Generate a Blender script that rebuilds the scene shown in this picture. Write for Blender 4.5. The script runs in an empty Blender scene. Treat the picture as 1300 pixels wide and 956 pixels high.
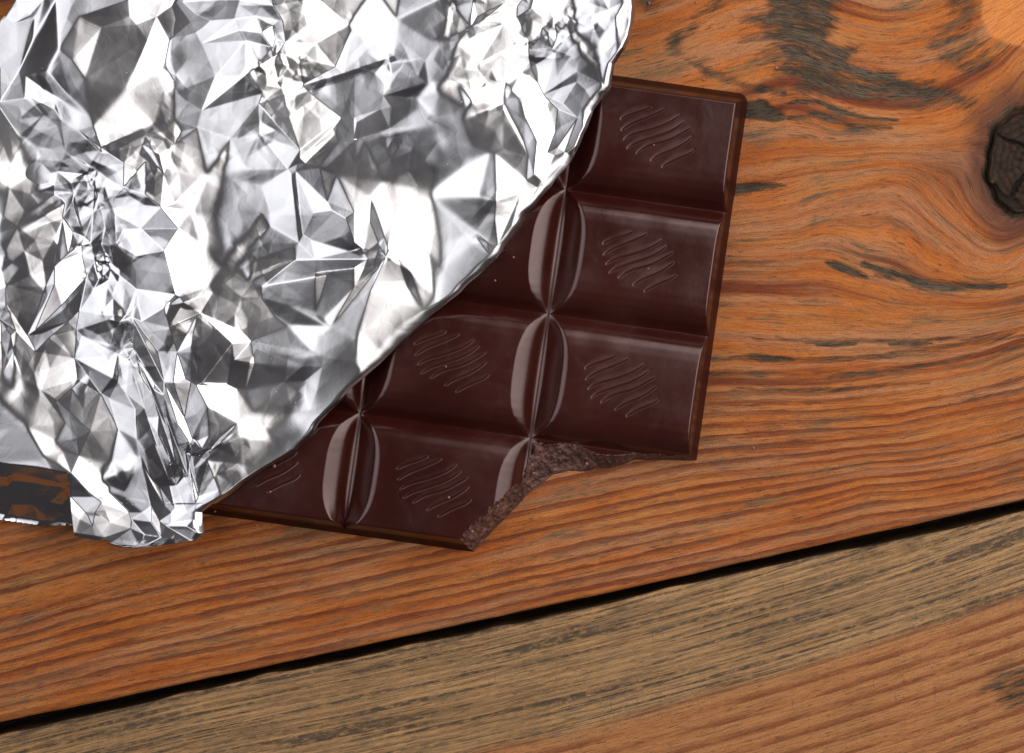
import bpy, math
import numpy as np

# ------------------------------------------------------------------ camera, light, exposure
SC = bpy.context.scene
COL = SC.collection
S = 0.00014                     # metres per photograph pixel on the table plane
CAM_D = 3900.0                  # camera height in the same pixels (0.546 m)
CX, CY = 650.0, 433.0           # the point straight under the lens

def W(x, y, z=0.0):
    return ((x - CX) * S, (CY - y) * S, z * S)

cam_data = bpy.data.cameras.new('camera')
cam = bpy.data.objects.new('camera', cam_data); COL.objects.link(cam)
cam.location = (0, 0, CAM_D * S)
cam_data.sensor_width = 36.0
cam_data.lens = 36.0 * CAM_D / 1300.0
cam_data.shift_y = -45.0 / 1300.0
cam_data.clip_start = 0.01; cam_data.clip_end = 20.0
SC.camera = cam

world = bpy.data.worlds.new('World'); SC.world = world
world.use_nodes = True
bg = world.node_tree.nodes['Background']
bg.inputs['Color'].default_value = (1.0, 0.93, 0.99, 1)
bg.inputs['Strength'].default_value = 0.055

def softbox(name, near, far, ylen, yc, power, color):
    """one rectangular soft box leaning over the table; near / far are its (x, z) edges; like a real one it is
    brightest in its middle and falls off towards its rims"""
    ld = bpy.data.lights.new(name, 'AREA'); ld.shape = 'RECTANGLE'
    dx, dz = far[0] - near[0], far[1] - near[1]
    ld.size = math.hypot(dx, dz); ld.size_y = ylen
    ld.energy = power; ld.color = color
    ld.use_nodes = True
    nt = ld.node_tree; em = nt.nodes['Emission']
    geo = nt.nodes.new('ShaderNodeNewGeometry'); sep = nt.nodes.new('ShaderNodeSeparateXYZ')
    nt.links.new(geo.outputs['Parametric'], sep.inputs[0])
    fall = []
    for ax, (lo, rim) in ((0, (.34, .06)), (1, (.25, .25))):
        d = nt.nodes.new('ShaderNodeMath'); d.operation = 'PINGPONG'; nt.links.new(sep.outputs[ax], d.inputs[0]); d.inputs[1].default_value = .5
        r = nt.nodes.new('ShaderNodeMapRange'); r.interpolation_type = 'SMOOTHSTEP'; nt.links.new(d.outputs[0], r.inputs[0])
        r.inputs[1].default_value = 0; r.inputs[2].default_value = lo; r.inputs[3].default_value = rim; r.inputs[4].default_value = 1
        fall.append(r.outputs[0])
    m = nt.nodes.new('ShaderNodeMath'); m.operation = 'MULTIPLY'
    nt.links.new(fall[0], m.inputs[0]); nt.links.new(fall[1], m.inputs[1]); nt.links.new(m.outputs[0], em.inputs['Strength'])
    o = bpy.data.objects.new(name, ld); COL.objects.link(o)
    o.location = ((near[0] + far[0]) / 2, yc, (near[1] + far[1]) / 2)
    o.rotation_euler = (0, math.atan2(-dz, dx), 0)   # turns the box's own x axis along near -> far
    return o
softbox('softbox_right', (0.062, 0.50), (0.43, 0.10), 1.00, 0.27, 6.3, (1.0, 0.97, 0.94))
softbox('softbox_left', (-0.84, 0.31), (-0.14, 0.855), 1.60, 0.44, 9.4, (0.95, 0.965, 1.0))

SC.view_settings.view_transform = 'Standard'
SC.view_settings.look = 'None'
SC.view_settings.exposure = 0.0
SC.view_settings.gamma = 1.0
SC.render.engine = 'CYCLES'
SC.cycles.use_denoising = True
SC.cycles.max_bounces = 8
SC.cycles.glossy_bounces = 5

# ------------------------------------------------------------------ helpers
def link_mesh(name, verts, faces, mat, parent=None, normals=None, attrs=None, smooth=True):
    me = bpy.data.meshes.new(name)
    verts = np.asarray(verts, np.float32); faces = np.asarray(faces, np.int32)
    k = faces.shape[1]
    me.vertices.add(len(verts)); me.vertices.foreach_set('co', verts.ravel())
    me.loops.add(faces.size); me.loops.foreach_set('vertex_index', faces.ravel())
    me.polygons.add(len(faces))
    me.polygons.foreach_set('loop_start', np.arange(0, faces.size, k, dtype=np.int32))
    me.polygons.foreach_set('loop_total', np.full(len(faces), k, np.int32))
    me.update(calc_edges=True)
    me.polygons.foreach_set('use_smooth', np.full(len(faces), smooth))
    for an, (typ, arr) in (attrs or {}).items():
        a = me.attributes.new(an, typ, 'POINT')
        a.data.foreach_set('vector' if typ == 'FLOAT_VECTOR' else 'value', np.asarray(arr, np.float32).ravel())
    if normals is not None:
        me.normals_split_custom_set_from_vertices(np.asarray(normals, np.float32).tolist())
    me.materials.append(mat)
    o = bpy.data.objects.new(name, me); COL.objects.link(o)
    if parent is not None: o.parent = parent
    return o

def compact(verts, faces, *arrs):
    used = np.unique(faces); remap = np.full(len(verts), -1, np.int64); remap[used] = np.arange(len(used))
    return (verts[used], remap[faces]) + tuple(None if a is None else a[used] for a in arrs)

def grid_faces(nr, nc):
    i = np.arange(nr - 1)[:, None] * nc + np.arange(nc - 1)[None, :]
    return np.stack([i, i + nc, i + nc + 1, i + 1], -1).reshape(-1, 4)   # rows run down the photo: faces look up

def empty(name, loc, label=None, cat=None, group=None, kind=None):
    o = bpy.data.objects.new(name, None); COL.objects.link(o); o.location = loc
    o.empty_display_size = 0.01
    if label: o['label'] = label
    if cat: o['category'] = cat
    if group: o['group'] = group
    if kind: o['kind'] = kind
    return o

def new_mat(name):
    m = bpy.data.materials.new(name); m.use_nodes = True
    nt = m.node_tree; nt.nodes.clear()
    out = nt.nodes.new('ShaderNodeOutputMaterial'); b = nt.nodes.new('ShaderNodeBsdfPrincipled')
    nt.links.new(b.outputs[0], out.inputs[0])
    return m, nt, b

class N:
    """short hand for building node trees"""
    def __init__(s, nt): s.nt = nt
    def _in(s, sock, v):
        if v is None: return
        if isinstance(v, bpy.types.NodeSocket): s.nt.links.new(v, sock)
        elif isinstance(v, (tuple, list)) and len(v) == 3 and sock.type == 'RGBA': sock.default_value = (*v, 1)
        else: sock.default_value = v
    def attr(s, name, out='Fac'):
        n = s.nt.nodes.new('ShaderNodeAttribute'); n.attribute_name = name; return n.outputs[out]
    def math(s, op, a, b=None, c=None, clamp=False):
        n = s.nt.nodes.new('ShaderNodeMath'); n.operation = op; n.use_clamp = clamp
        for k, v in enumerate((a, b, c)): s._in(n.inputs[k], v)
        return n.outputs[0]
    def vscale(s, v, sc, off=(0, 0, 0)):
        n = s.nt.nodes.new('ShaderNodeMapping'); s._in(n.inputs[0], v)
        n.inputs['Scale'].default_value = sc; n.inputs['Location'].default_value = off
        return n.outputs[0]
    def noise(s, v, scale=1.0, detail=3.0, rough=.55, dist=0.0, out='Fac'):
        n = s.nt.nodes.new('ShaderNodeTexNoise'); s._in(n.inputs['Vector'], v)
        n.inputs['Scale'].default_value = scale; n.inputs['Detail'].default_value = detail
        n.inputs['Roughness'].default_value = rough; n.inputs['Distortion'].default_value = dist
        return n.outputs[out]
    def voro(s, v, scale, feature='F1', rnd=1.0, out='Distance'):
        n = s.nt.nodes.new('ShaderNodeTexVoronoi'); n.feature = feature; s._in(n.inputs['Vector'], v)
        n.inputs['Scale'].default_value = scale; n.inputs['Randomness'].default_value = rnd
        return n.outputs[out]
    def ss(s, v, a, b, lo=0.0, hi=1.0):
        n = s.nt.nodes.new('ShaderNodeMapRange'); n.interpolation_type = 'SMOOTHSTEP'
        s._in(n.inputs[0], v); n.inputs[1].default_value = a; n.inputs[2].default_value = b
        n.inputs[3].default_value = lo; n.inputs[4].default_value = hi
        return n.outputs[0]
    def mix(s, f, a, b, mode='MIX'):
        n = s.nt.nodes.new('ShaderNodeMix'); n.data_type = 'RGBA'; n.blend_type = mode; n.clamp_factor = True
        s._in(n.inputs[0], f); s._in(n.inputs[6], a); s._in(n.inputs[7], b)
        return n.outputs[2]
    def ramp(s, f, stops):
        n = s.nt.nodes.new('ShaderNodeValToRGB'); s._in(n.inputs[0], f)
        e = n.color_ramp.elements
        while len(e) < len(stops): e.new(0.5)
        for k, (p, c) in enumerate(stops): e[k].position = p; e[k].color = (*c, 1)
        return n.outputs[0]
    def sep(s, v):
        n = s.nt.nodes.new('ShaderNodeSeparateXYZ'); s._in(n.inputs[0], v); return n.outputs
    def comb(s, x, y, z):
        n = s.nt.nodes.new('ShaderNodeCombineXYZ')
        for k, v in enumerate((x, y, z)): s._in(n.inputs[k], v)
        return n.outputs[0]
    def coord(s, out='Object'):
        return s.nt.nodes.new('ShaderNodeTexCoord').outputs[out]
    def bump(s, h, strength, dist):
        n = s.nt.nodes.new('ShaderNodeBump'); s._in(n.inputs['Height'], h)
        n.inputs['Strength'].default_value = strength; n.inputs['Distance'].default_value = dist
        return n.outputs[0]
# ---------------------------------------------------------------- foil: crumple solver
# Brightness of the foil facets as observed; a facet's tone tells how far it leans towards the soft boxes.
FOIL_TONES = [
 (0, 0, .3462, [
  (.12, [(160,0),(205,0),(215,180),(238,290),(312,288),(332,430),(230,370),(150,320),(95,280),(70,260),(120,150)]),
  (.55, [(205,0),(470,0),(475,60),(290,60),(265,220),(235,288),(205,180)]),
  (.92, [(300,62),(372,100),(310,282),(240,288),(268,220)]),
  (.52, [(380,100),(500,90),(540,150),(462,330),(345,440),(325,300)]),
  (.10, [(500,90),(545,160),(512,162)]),
  (.70, [(620,150),(740,160),(740,300),(640,300)]),
  (.36, [(640,340),(790,280),(900,275),(962,342),(740,405)]),
  (.50, [(800,0),(880,0),(860,70)]),
  (.2, [(880,20),(1000,20),(1035,75),(940,60)]),
  (.25, [(880,110),(960,120),(1000,175),(900,150)]),
  (.2, [(1000,95),(1045,155),(1010,140)]),
  (.60, [(1140,80),(1280,90),(1290,110),(1230,245),(1160,160)]),
  (.25, [(1110,312),(1300,255),(1300,285),(1130,335)]),
  (.25, [(950,380),(1080,350),(1060,430),(1000,440)]),
  (.38, [(1100,550),(1250,430),(1300,430),(1300,600),(1200,612),(1085,628)]),
  (.85, [(1100,580),(1220,470),(1230,490),(1120,600)]),
  (.40, [(1068,640),(1085,640),(1110,860),(1095,890)]),
  (.58, [(1150,780),(1200,740),(1300,780),(1300,890),(1140,880)]),
  (.15, [(920,895),(1085,900),(1085,953),(918,953)]),
  (.52, [(790,780),(960,780),(990,830),(830,945),(750,900)]),
  (.70, [(820,650),(960,680),(990,780),(880,770)]),
  (.62, [(590,760),(640,745),(760,640),(705,775)]),
  (.55, [(520,530),(640,530),(600,640)]),
  (.25, [(560,455),(640,440),(640,520)]),
  (.1, [(640,440),(722,468),(665,482)]),
  (.2, [(370,540),(550,460),(562,480),(400,562)]),
  (.48, [(90,360),(160,420),(210,460),(180,560),(90,612),(70,500)]),
  (.1, [(110,355),(200,400),(215,462),(145,420)]),
  (.1, [(85,610),(150,575),(212,630),(140,642)]),
  (.15, [(210,640),(240,560),(330,642)]),
  (.4, [(225,440),(340,530),(352,620),(250,560)]),
  (.60, [(0,700),(270,705),(230,800),(200,880),(0,850)]),
  (.2, [(0,862),(225,728),(240,745),(0,890)]),
  (.25, [(225,800),(272,720),(312,870),(250,932)]),
  (.50, [(0,892),(210,890),(200,953),(0,953)]),
  (.75, [(0,60),(120,80),(60,250),(0,250)]),
  (.3, [(0,0),(60,0),(20,65),(0,80)]),
  (.2, [(50,85),(130,60),(165,0),(145,0),(110,55)]),
  (.35, [(0,372),(75,395),(75,410),(0,395)]),
  (.3, [(65,500),(95,510),(95,600),(80,600)]),
 ]),
 (400, 0, .3462, [
  (.40, [(300,72),(450,0),(472,130),(420,148)]),
  (.55, [(500,0),(580,0),(570,100),(490,140)]),
  (.3, [(590,62),(700,8),(742,20),(620,72)]),
  (.18, [(792,30),(900,120),(905,160),(780,150),(740,62)]),
  (.1, [(780,180),(885,190),(790,248)]),
  (.1, [(480,292),(605,230),(605,300),(520,300)]),
  (.48, [(330,230),(460,200),(472,290),(380,272)]),
  (.18, [(250,350),(430,300),(440,330),(380,362),(380,400),(280,392)]),
  (.2, [(150,450),(240,400),(272,470),(150,512)]),
  (.18, [(570,370),(692,380),(690,470),(640,560),(580,540),(540,440)]),
  (.36, [(440,430),(560,400),(580,540),(480,520)]),
  (.34, [(15,615),(150,515),(300,500),(442,500),(470,610),(550,612),(430,702),(250,662),(80,642)]),
  (.10, [(440,510),(470,560),(555,585),(530,618),(445,602)]),
  (.85, [(440,500),(470,545),(555,560),(560,590),(480,575)]),
  (.80, [(270,480),(540,408),(540,432),(180,518)]),
  (.10, [(645,560),(690,400),(782,574),(660,562)]),
  (.55, [(660,482),(692,440),(690,545)]),
  (.22, [(430,725),(600,720),(665,735),(660,800),(590,850),(580,862),(430,742)]),
  (.60, [(665,745),(840,680),(720,830),(660,920),(600,862)]),
  (.92, [(775,660),(832,662),(690,890),(670,900)]),
  (.42, [(832,700),(852,680),(700,890),(680,915)]),
  (.35, [(910,380),(960,300),(992,330),(962,432)]),
  (.45, [(965,180),(1040,170),(1042,300),(962,262)]),
  (.15, [(1025,235),(1045,240),(1060,325),(1035,300)]),
  (.48, [(1105,60),(1172,20),(1165,190),(1112,222)]),
  (.25, [(1110,150),(1125,150),(1120,215),(1108,215)]),
  (.60, [(890,400),(1010,360),(890,540),(850,560),(880,480)]),
  (.15, [(878,570),(915,558),(912,592)]),
  (.50, [(700,380),(760,380),(772,432),(710,422)]),
  (.25, [(0,302),(290,205),(300,222),(0,322)]),
  (.58, [(0,770),(60,770),(112,800),(120,922),(0,882)]),
  (.15, [(170,910),(245,920),(192,950)]),
  (.2, [(1130,0),(1172,5),(1170,25),(1130,15)]),
  (.45, [(740,160),(770,190),(700,300),(720,220)]),
  (.35, [(590,260),(700,180),(690,200),(610,290)]),
  (.3, [(940,60),(960,40),(965,130),(945,160)]),
 ]),
 (0, 280, .3462, [
  (.50, [(5,92),(210,90),(200,170),(20,242)]),
  (.2, [(0,120),(70,175),(12,242)]),
  (.3, [(215,0),(300,90),(300,120),(220,150)]),
  (.48, [(20,302),(200,230),(100,422)]),
  (.10, [(130,402),(230,330),(292,330),(250,372)]),
  (.15, [(230,322),(300,250),(302,332)]),
  (.48, [(500,130),(600,110),(642,272),(500,252)]),
  (.12, [(600,320),(660,280),(672,300),(735,340),(620,392)]),
  (.2, [(770,240),(810,170),(882,160),(912,222),(780,262)]),
  (.2, [(920,90),(1082,95),(1082,132),(920,212)]),
  (.08, [(920,212),(1090,140),(1300,172),(1200,200),(960,242),(780,265)]),
  (.56, [(965,245),(1200,202),(1300,175),(1300,242),(1212,392),(1065,312)]),
  (.10, [(960,285),(1062,312),(1212,392),(1060,388),(1010,350)]),
  (.32, [(880,402),(1020,352),(1160,420),(1150,482),(920,442)]),
  (.14, [(700,460),(852,450),(832,600),(700,592)]),
  (.08, [(680,578),(800,610),(900,622),(720,604)]),
  (.25, [(940,470),(1112,540),(1060,600),(1132,622),(930,702),(870,622)]),
  (.75, [(850,442),(932,452),(932,522),(860,512)]),
  (.58, [(1105,502),(1280,532),(1300,610),(1132,762)]),
  (.60, [(1060,582),(1112,540),(1132,622)]),
  (.3, [(980,772),(1060,722),(1122,762),(1000,802)]),
  (.2, [(680,852),(740,862),(860,780),(882,792),(760,882)]),
  (.60, [(760,682),(870,742),(770,842)]),
  (.1, [(455,470),(490,470),(560,590),(600,640),(690,942),(660,942),(590,720),(520,580)]),
  (.92, [(470,500),(500,500),(560,640),(640,942),(615,942),(530,690)]),
  (.1, [(495,692),(530,690),(612,942),(550,942),(500,802)]),
  (.10, [(370,635),(412,578),(432,592),(402,652)]),
  (.2, [(150,622),(200,652),(332,772),(240,742)]),
  (.3, [(200,812),(282,800),(332,790),(290,862)]),
  (.1, [(78,625),(152,618),(92,642)]),
  (.3, [(0,362),(40,422),(50,482),(10,562),(0,562)]),
  (.50, [(0,565),(50,502),(50,622),(0,662)]),
  (.4, [(440,372),(482,352),(602,592),(560,582)]),
  (.1, [(440,382),(482,442),(445,462)]),
  (.3, [(280,402),(400,362),(432,462),(300,422)]),
  (.50, [(620,382),(720,352),(650,482),(600,452)]),
  (.4, [(100,420),(150,415),(180,430),(130,480)]),
 ]),
 (400, 280, .3462, [
  (.45, [(130,120),(180,95),(260,130),(180,150)]),
  (.10, [(0,142),(180,152),(262,130),(180,172),(0,192)]),
  (.50, [(0,192),(180,172),(242,160),(60,392),(0,342)]),
  (.1, [(0,352),(30,362),(62,392),(20,380)]),
  (.35, [(20,492),(132,430),(150,522)]),
  (.35, [(340,50),(462,180),(440,282),(420,122)]),
  (.35, [(300,130),(352,190),(372,250),(340,245)]),
  (.3, [(400,332),(452,300),(420,362)]),
  (.62, [(0,512),(120,532),(182,580),(0,742)]),
  (.6, [(200,0),(235,0),(270,110),(250,115)]),
  (.3, [(590,60),(640,130),(575,75)]),
 ]),
 (0, 530, .2154, [
  (.15, [(310,150),(420,150),(490,215),(470,240),(370,200)]),
  (.1, [(590,322),(620,270),(655,262),(650,310),(600,345)]),
  (.3, [(600,360),(680,330),(730,440),(640,400)]),
  (.25, [(740,400),(760,310),(795,262),(790,320),(735,440)]),
  (.1, [(260,235),(330,262),(420,330),(520,440),(560,470),(420,470),(320,340)]),
  (.1, [(640,440),(740,470),(840,560),(760,560)]),
  (.1, [(800,0),(870,0),(910,150),(1000,350),(1040,400),(940,410),(850,200)]),
  (.92, [(880,0),(920,0),(985,180),(1010,290),(1050,395),(1000,340),(910,140)]),
  (.1, [(920,0),(980,0),(1075,300),(1000,250),(960,120)]),
  (.3, [(1095,190),(1130,120),(1190,185),(1130,215)]),
  (.3, [(1190,200),(1300,130),(1300,170),(1200,250)]),
  (.97, [(415,478),(560,475),(600,500),(560,560),(470,600),(425,560)]), (.96, [(560,560),(600,500),(740,575),(775,600),(770,655),(650,620)]),
  (.95, [(560,560),(650,620),(770,655),(570,722),(545,640)]), (.8, [(470,600),(560,560),(545,640),(570,722),(440,700)]), (.5, [(500,555),(620,550),(600,580),(520,580)]),
  (.16, [(770,655),(830,665),(950,705),(830,770),(640,750),(570,722)]), (.3, [(790,620),(890,615),(930,690),(850,690)]), (.92, [(890,520),(970,520),(940,610),(890,600)]),
  (.18, [(890,530),(990,520),(1010,560),(930,600)]), (.9, [(1000,560),(1100,560),(1140,600),(1010,620)]), (.16, [(950,700),(1120,725),(1185,690),(1100,640),(980,640)]), (.3, [(1110,600),(1180,640),(1185,690),(1120,700)]),
  (.16, [(640,750),(830,770),(950,705),(1120,725),(1020,760),(850,780)]),
 ]),
 (0, 180, .2301, [
  (.15, [(65,150),(180,172),(120,185)]),
  (.35, [(300,240),(390,225),(400,285),(300,290)]),
  (.3, [(680,250),(800,290),(795,350),(720,300)]),
  (.3, [(380,0),(500,0),(560,60),(500,140)]),
  (.15, [(340,180),(400,130),(450,180)]),
  (.15, [(430,355),(490,330),(540,300),(480,360)]),
  (.35, [(500,560),(580,480),(560,560),(520,660)]),
  (.25, [(480,740),(520,690),(610,700),(600,760),(520,810)]),
  (.2, [(340,900),(470,760),(470,800),(380,900)]),
  (.48, [(25,900),(250,800),(200,953),(80,953)]),
  (.3, [(5,700),(95,690),(20,800)]),
  (.30, [(400,330),(430,440),(400,500),(380,440)]),
 ]),
]
# zones where the sheet is pressed into a dense mass of fine creases: x, y, rx, ry, strength
FOIL_DENSE = [(120,240,45,60,1.),(185,200,45,40,.7),(135,330,35,70,1.),(150,420,25,60,.7),(360,70,45,65,1.),(220,95,18,50,.6),
              (690,45,45,35,1.),(760,20,40,30,.8),(345,165,20,30,.7),(620,110,25,30,.8),(300,395,60,50,.35),(500,95,40,25,.5),
              (280,600,40,35,.5),(60,130,30,40,.4),(230,400,25,40,.6),(495,325,18,18,.8),(10,400,20,50,.5)]
# calm stretches of the sheet: x, y, rx, ry
FOIL_CALM = [(500,215,110,50),(420,420,90,70),(560,320,80,60),(330,300,60,40),(90,60,60,60),(40,290,60,50),(290,230,60,40),(30,560,60,50),(600,230,60,60),(150,590,50,40)]
# long folds; every one is a hard crease
FOIL_FOLDS = [
 [(262,142),(330,128),(400,105),(452,92),(520,76),(580,55),(640,30),(700,8)], [(0,245),(45,243),(90,232),(120,228)], [(0,300),(40,280),(80,258),(108,240)],
 [(122,232),(118,270),(112,310),(104,350),(100,400)], [(132,236),(131,275),(128,315),(125,355),(132,400),(150,450),(160,500)], [(142,232),(146,272),(148,310),(152,350),(160,400),(172,440)],
 [(150,420),(165,460),(182,500),(200,550),(214,600),(222,645)], [(160,415),(178,455),(196,495),(214,545),(228,595),(238,645)], [(170,410),(190,450),(208,490),(226,540),(240,590),(248,640)], [(180,408),(200,446),(220,486),(234,530),(246,580),(252,630)],
 [(316,350),(360,332),(400,326),(452,318),(490,322)], [(495,325),(520,350),(548,378)], [(495,325),(470,370),(455,420)], [(495,325),(560,310),(620,308)], [(495,325),(500,280),(470,250)],
 [(365,215),(372,260),(382,310)], [(365,215),(430,180),(480,172)], [(640,135),(665,180),(678,222)], [(700,60),(690,120),(682,180),(676,225)], [(640,130),(585,150),(545,165)], [(360,110),(350,70),(355,20)], [(365,120),(330,170),(310,215),(285,222)],
 [(40,95),(70,130),(100,165),(130,195)], [(60,90),(90,125),(118,160),(140,190)], [(250,560),(300,540),(350,528),(392,500)], [(0,640),(30,632),(60,628),(86,630)], [(20,420),(28,480),(32,540),(48,585)], [(95,455),(130,500),(150,545),(180,590),(205,640)],
]
FOIL_EDGE_Y = [-80,  -5,  8, 32, 60, 80, 100, 115, 140, 175, 210, 235, 247, 290, 328, 360, 392, 420, 450, 492, 530, 553, 570, 585, 615, 641, 650, 660, 676, 686, 690, 693, 697, 720]
FOIL_EDGE_X = [820, 806,808,803,795,782, 777, 771, 752, 738, 718, 700, 691, 655, 627, 592, 556, 522, 492, 447, 413, 394, 374, 352, 306, 268, 257, 257, 259, 250, 228, 205, 140, 100]

def smooth_noise(shape, cells, rng):
    ny, nx = shape
    gy, gx = max(2, int(cells * ny / nx) + 2), cells + 2
    g = rng.standard_normal((gy + 2, gx + 2))
    y = np.linspace(0, gy - 1.001, ny); x = np.linspace(0, gx - 1.001, nx)
    iy = y.astype(int); ix = x.astype(int); fy = (y - iy)[:, None]; fx = (x - ix)[None, :]
    fy = fy * fy * (3 - 2 * fy); fx = fx * fx * (3 - 2 * fx)
    a = g[iy][:, ix]; b = g[iy][:, ix + 1]; c = g[iy + 1][:, ix]; d = g[iy + 1][:, ix + 1]
    return (a * (1 - fx) + b * fx) * (1 - fy) + (c * (1 - fx) + d * fx) * fy

def in_poly(X, Y, pts):
    r = np.zeros(X.shape, bool)
    for (x0, y0), (x1, y1) in zip(pts, pts[1:] + pts[:1]):
        if y0 == y1: continue
        c = ((y0 > Y) != (y1 > Y)) & (X < (x1 - x0) * (Y - y0) / (y1 - y0) + x0)
        r ^= c
    return r

def resize(a, shape):
    ny, nx = shape
    y = np.linspace(0, a.shape[0] - 1, ny); x = np.linspace(0, a.shape[1] - 1, nx)
    def cub(t, n):
        i = np.clip(np.floor(t).astype(int), 0, n - 1); f = t - i
        idx = [np.clip(i + k, 0, n - 1) for k in (-1, 0, 1, 2)]
        w = [-.5*f**3 + f**2 - .5*f, 1.5*f**3 - 2.5*f**2 + 1, -1.5*f**3 + 2*f**2 + .5*f, .5*f**3 - .5*f**2]
        return idx, w
    iy, wy = cub(y, a.shape[0]); ix, wx = cub(x, a.shape[1])
    t = sum(w[:, None] * a[i] for i, w in zip(iy, wy))
    return sum(w[None, :] * t[:, i] for i, w in zip(ix, wx))

FX0, FX1, FY0, FY1 = -75., 830., -70., 715.
CAM_D_PX = 3900.
TP_X = np.array([0, .025, .05, .075, .10, .125, .15, .175, .20, .25, .60, .72, .82, 3.])
TP_Y = np.array([.19, .23, .34, .47, .62, .76, .86, .92, .96, .985, .98, .88, .55, .2])
_tx = np.linspace(0, 3, 3001); _ty = np.convolve(np.pad(np.interp(_tx, TP_X, TP_Y), 20, mode='edge'), np.ones(41) / 41, 'valid')
Q_LO, Q_HI = -.28, .63

def tone_of(p, q, X):
    # brightness of a foil facet under the two soft boxes, from its slope (measured on a test sheet)
    a = np.abs(p - (X - 650) / (2 * CAM_D_PX))
    t = a * 1000; i = np.clip(t.astype(int), 0, 2998); f = np.minimum(t - i, 1)
    tp = _ty[i] * (1 - f) + _ty[i + 1] * f
    sq = 1 / (1 + np.exp(np.clip((q - Q_HI) / .05, -40, 40))) / (1 + np.exp(np.clip((Q_LO - q) / .05, -40, 40)))
    return .16 + (tp - .16) * sq

def foil_target(X, Y):
    t = np.full(X.shape, .90)
    for ox, oy, s, polys in FOIL_TONES:
        for tone, pts in polys:
            t[in_poly(X, Y, [(ox + a * s, oy + b * s) for a, b in pts])] = tone
    return t

def foil_dense(X, Y):
    d = np.zeros(X.shape)
    for x, y, rx, ry, k in FOIL_DENSE:
        d = np.maximum(d, k * np.exp(-(((X - x) / rx) ** 2 + ((Y - y) / ry) ** 2)))
    return d

def crease_noise(X, Y, rng, wl, amp, warp, n=3):
    h = np.zeros(X.shape)
    wxn = smooth_noise(X.shape, max(3, int(900 / wl / 1.2)), rng) * warp
    wyn = smooth_noise(X.shape, max(3, int(900 / wl / 1.2)), rng) * warp
    for k in range(n):
        th = rng.uniform(0, math.pi)
        d = ((X + wxn) * math.cos(th) + (Y + wyn) * math.sin(th)) / (wl * rng.uniform(.7, 1.5)) + rng.uniform(0, 1)
        h += np.abs((d % 1) - .5) * 2 * amp * rng.choice([-1, 1])
    return h

def gauss(a, sg):
    r = int(3 * sg + 1); k = np.exp(-.5 * (np.arange(-r, r + 1) / sg) ** 2); k /= k.sum()
    for ax in (0, 1):
        pw = [(0, 0), (0, 0)]; pw[ax] = (r, r)
        b = np.pad(a, pw, mode='edge'); n = a.shape[ax]
        a = sum(w * (b[i:i + n] if ax == 0 else b[:, i:i + n]) for i, w in enumerate(k))
    return a


def foil_calm(X, Y):
    d = np.zeros(np.shape(X))
    for x, y, rx, ry in FOIL_CALM: d = np.maximum(d, np.exp(-(((X - x) / rx) ** 2 + ((Y - y) / ry) ** 2) ** 2))
    return d

def fill_points(rng, have, spacing, x0, x1, y0, y1, tries=9000, calm=True):
    """random points that keep their distance, closer together where the sheet is pressed into fine creases"""
    cell = 8.0; grid = {}
    def near(x, y, r):
        k = int(r / cell) + 1; i, j = int(x / cell), int(y / cell)
        for a in range(i - k, i + k + 1):
            for b_ in range(j - k, j + k + 1):
                for u, v in grid.get((a, b_), ()):
                    if (u - x) ** 2 + (v - y) ** 2 < r * r: return True
        return False
    for x, y in have: grid.setdefault((int(x / cell), int(y / cell)), []).append((x, y))
    out = []
    xs = rng.uniform(x0, x1, tries); ys = rng.uniform(y0, y1, tries); vs = rng.uniform(.62, 1.45, tries)
    dn = foil_dense(xs, ys); cm = foil_calm(xs, ys) if calm else np.zeros(tries)
    for x, y, d, v, c in zip(xs, ys, dn, vs, cm):
        r = spacing * v * (1 - .62 * min(d, 1)) * (1 + 1.6 * c)
        if not near(x, y, r):
            out.append((x, y)); grid.setdefault((int(x / cell), int(y / cell)), []).append((x, y))
    return out

def triangulate(pts, edges=()):
    from mathutils import Vector
    from mathutils.geometry import delaunay_2d_cdt
    r = delaunay_2d_cdt([Vector(p) for p in pts], list(edges), [], 0, 1e-3)
    P = np.array([(v.x, v.y) for v in r[0]]); T = np.array([f for f in r[2] if len(f) == 3])
    return P, T

def raster(P, T, z, xs, ys):
    """height of the flat-faceted sheet on a regular grid"""
    H = np.zeros((len(ys), len(xs))); sx, sy = xs[1] - xs[0], ys[1] - ys[0]
    for a, b, c in T:
        (x0, y0), (x1, y1), (x2, y2) = P[a], P[b], P[c]
        d = (y1 - y2) * (x0 - x2) + (x2 - x1) * (y0 - y2)
        if abs(d) < 1e-6: continue
        i0 = max(int((min(x0, x1, x2) - xs[0]) / sx), 0); i1 = min(int((max(x0, x1, x2) - xs[0]) / sx) + 2, len(xs))
        j0 = max(int((min(y0, y1, y2) - ys[0]) / sy), 0); j1 = min(int((max(y0, y1, y2) - ys[0]) / sy) + 2, len(ys))
        if i1 <= i0 or j1 <= j0: continue
        X = xs[None, i0:i1]; Y = ys[j0:j1, None]
        u = ((y1 - y2) * (X - x2) + (x2 - x1) * (Y - y2)) / d
        v = ((y2 - y0) * (X - x2) + (x0 - x2) * (Y - y2)) / d
        w = 1 - u - v; m = (u >= -1e-9) & (v >= -1e-9) & (w >= -1e-9)
        H[j0:j1, i0:i1][m] = (u * z[a] + v * z[b] + w * z[c])[m]
    return H

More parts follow.
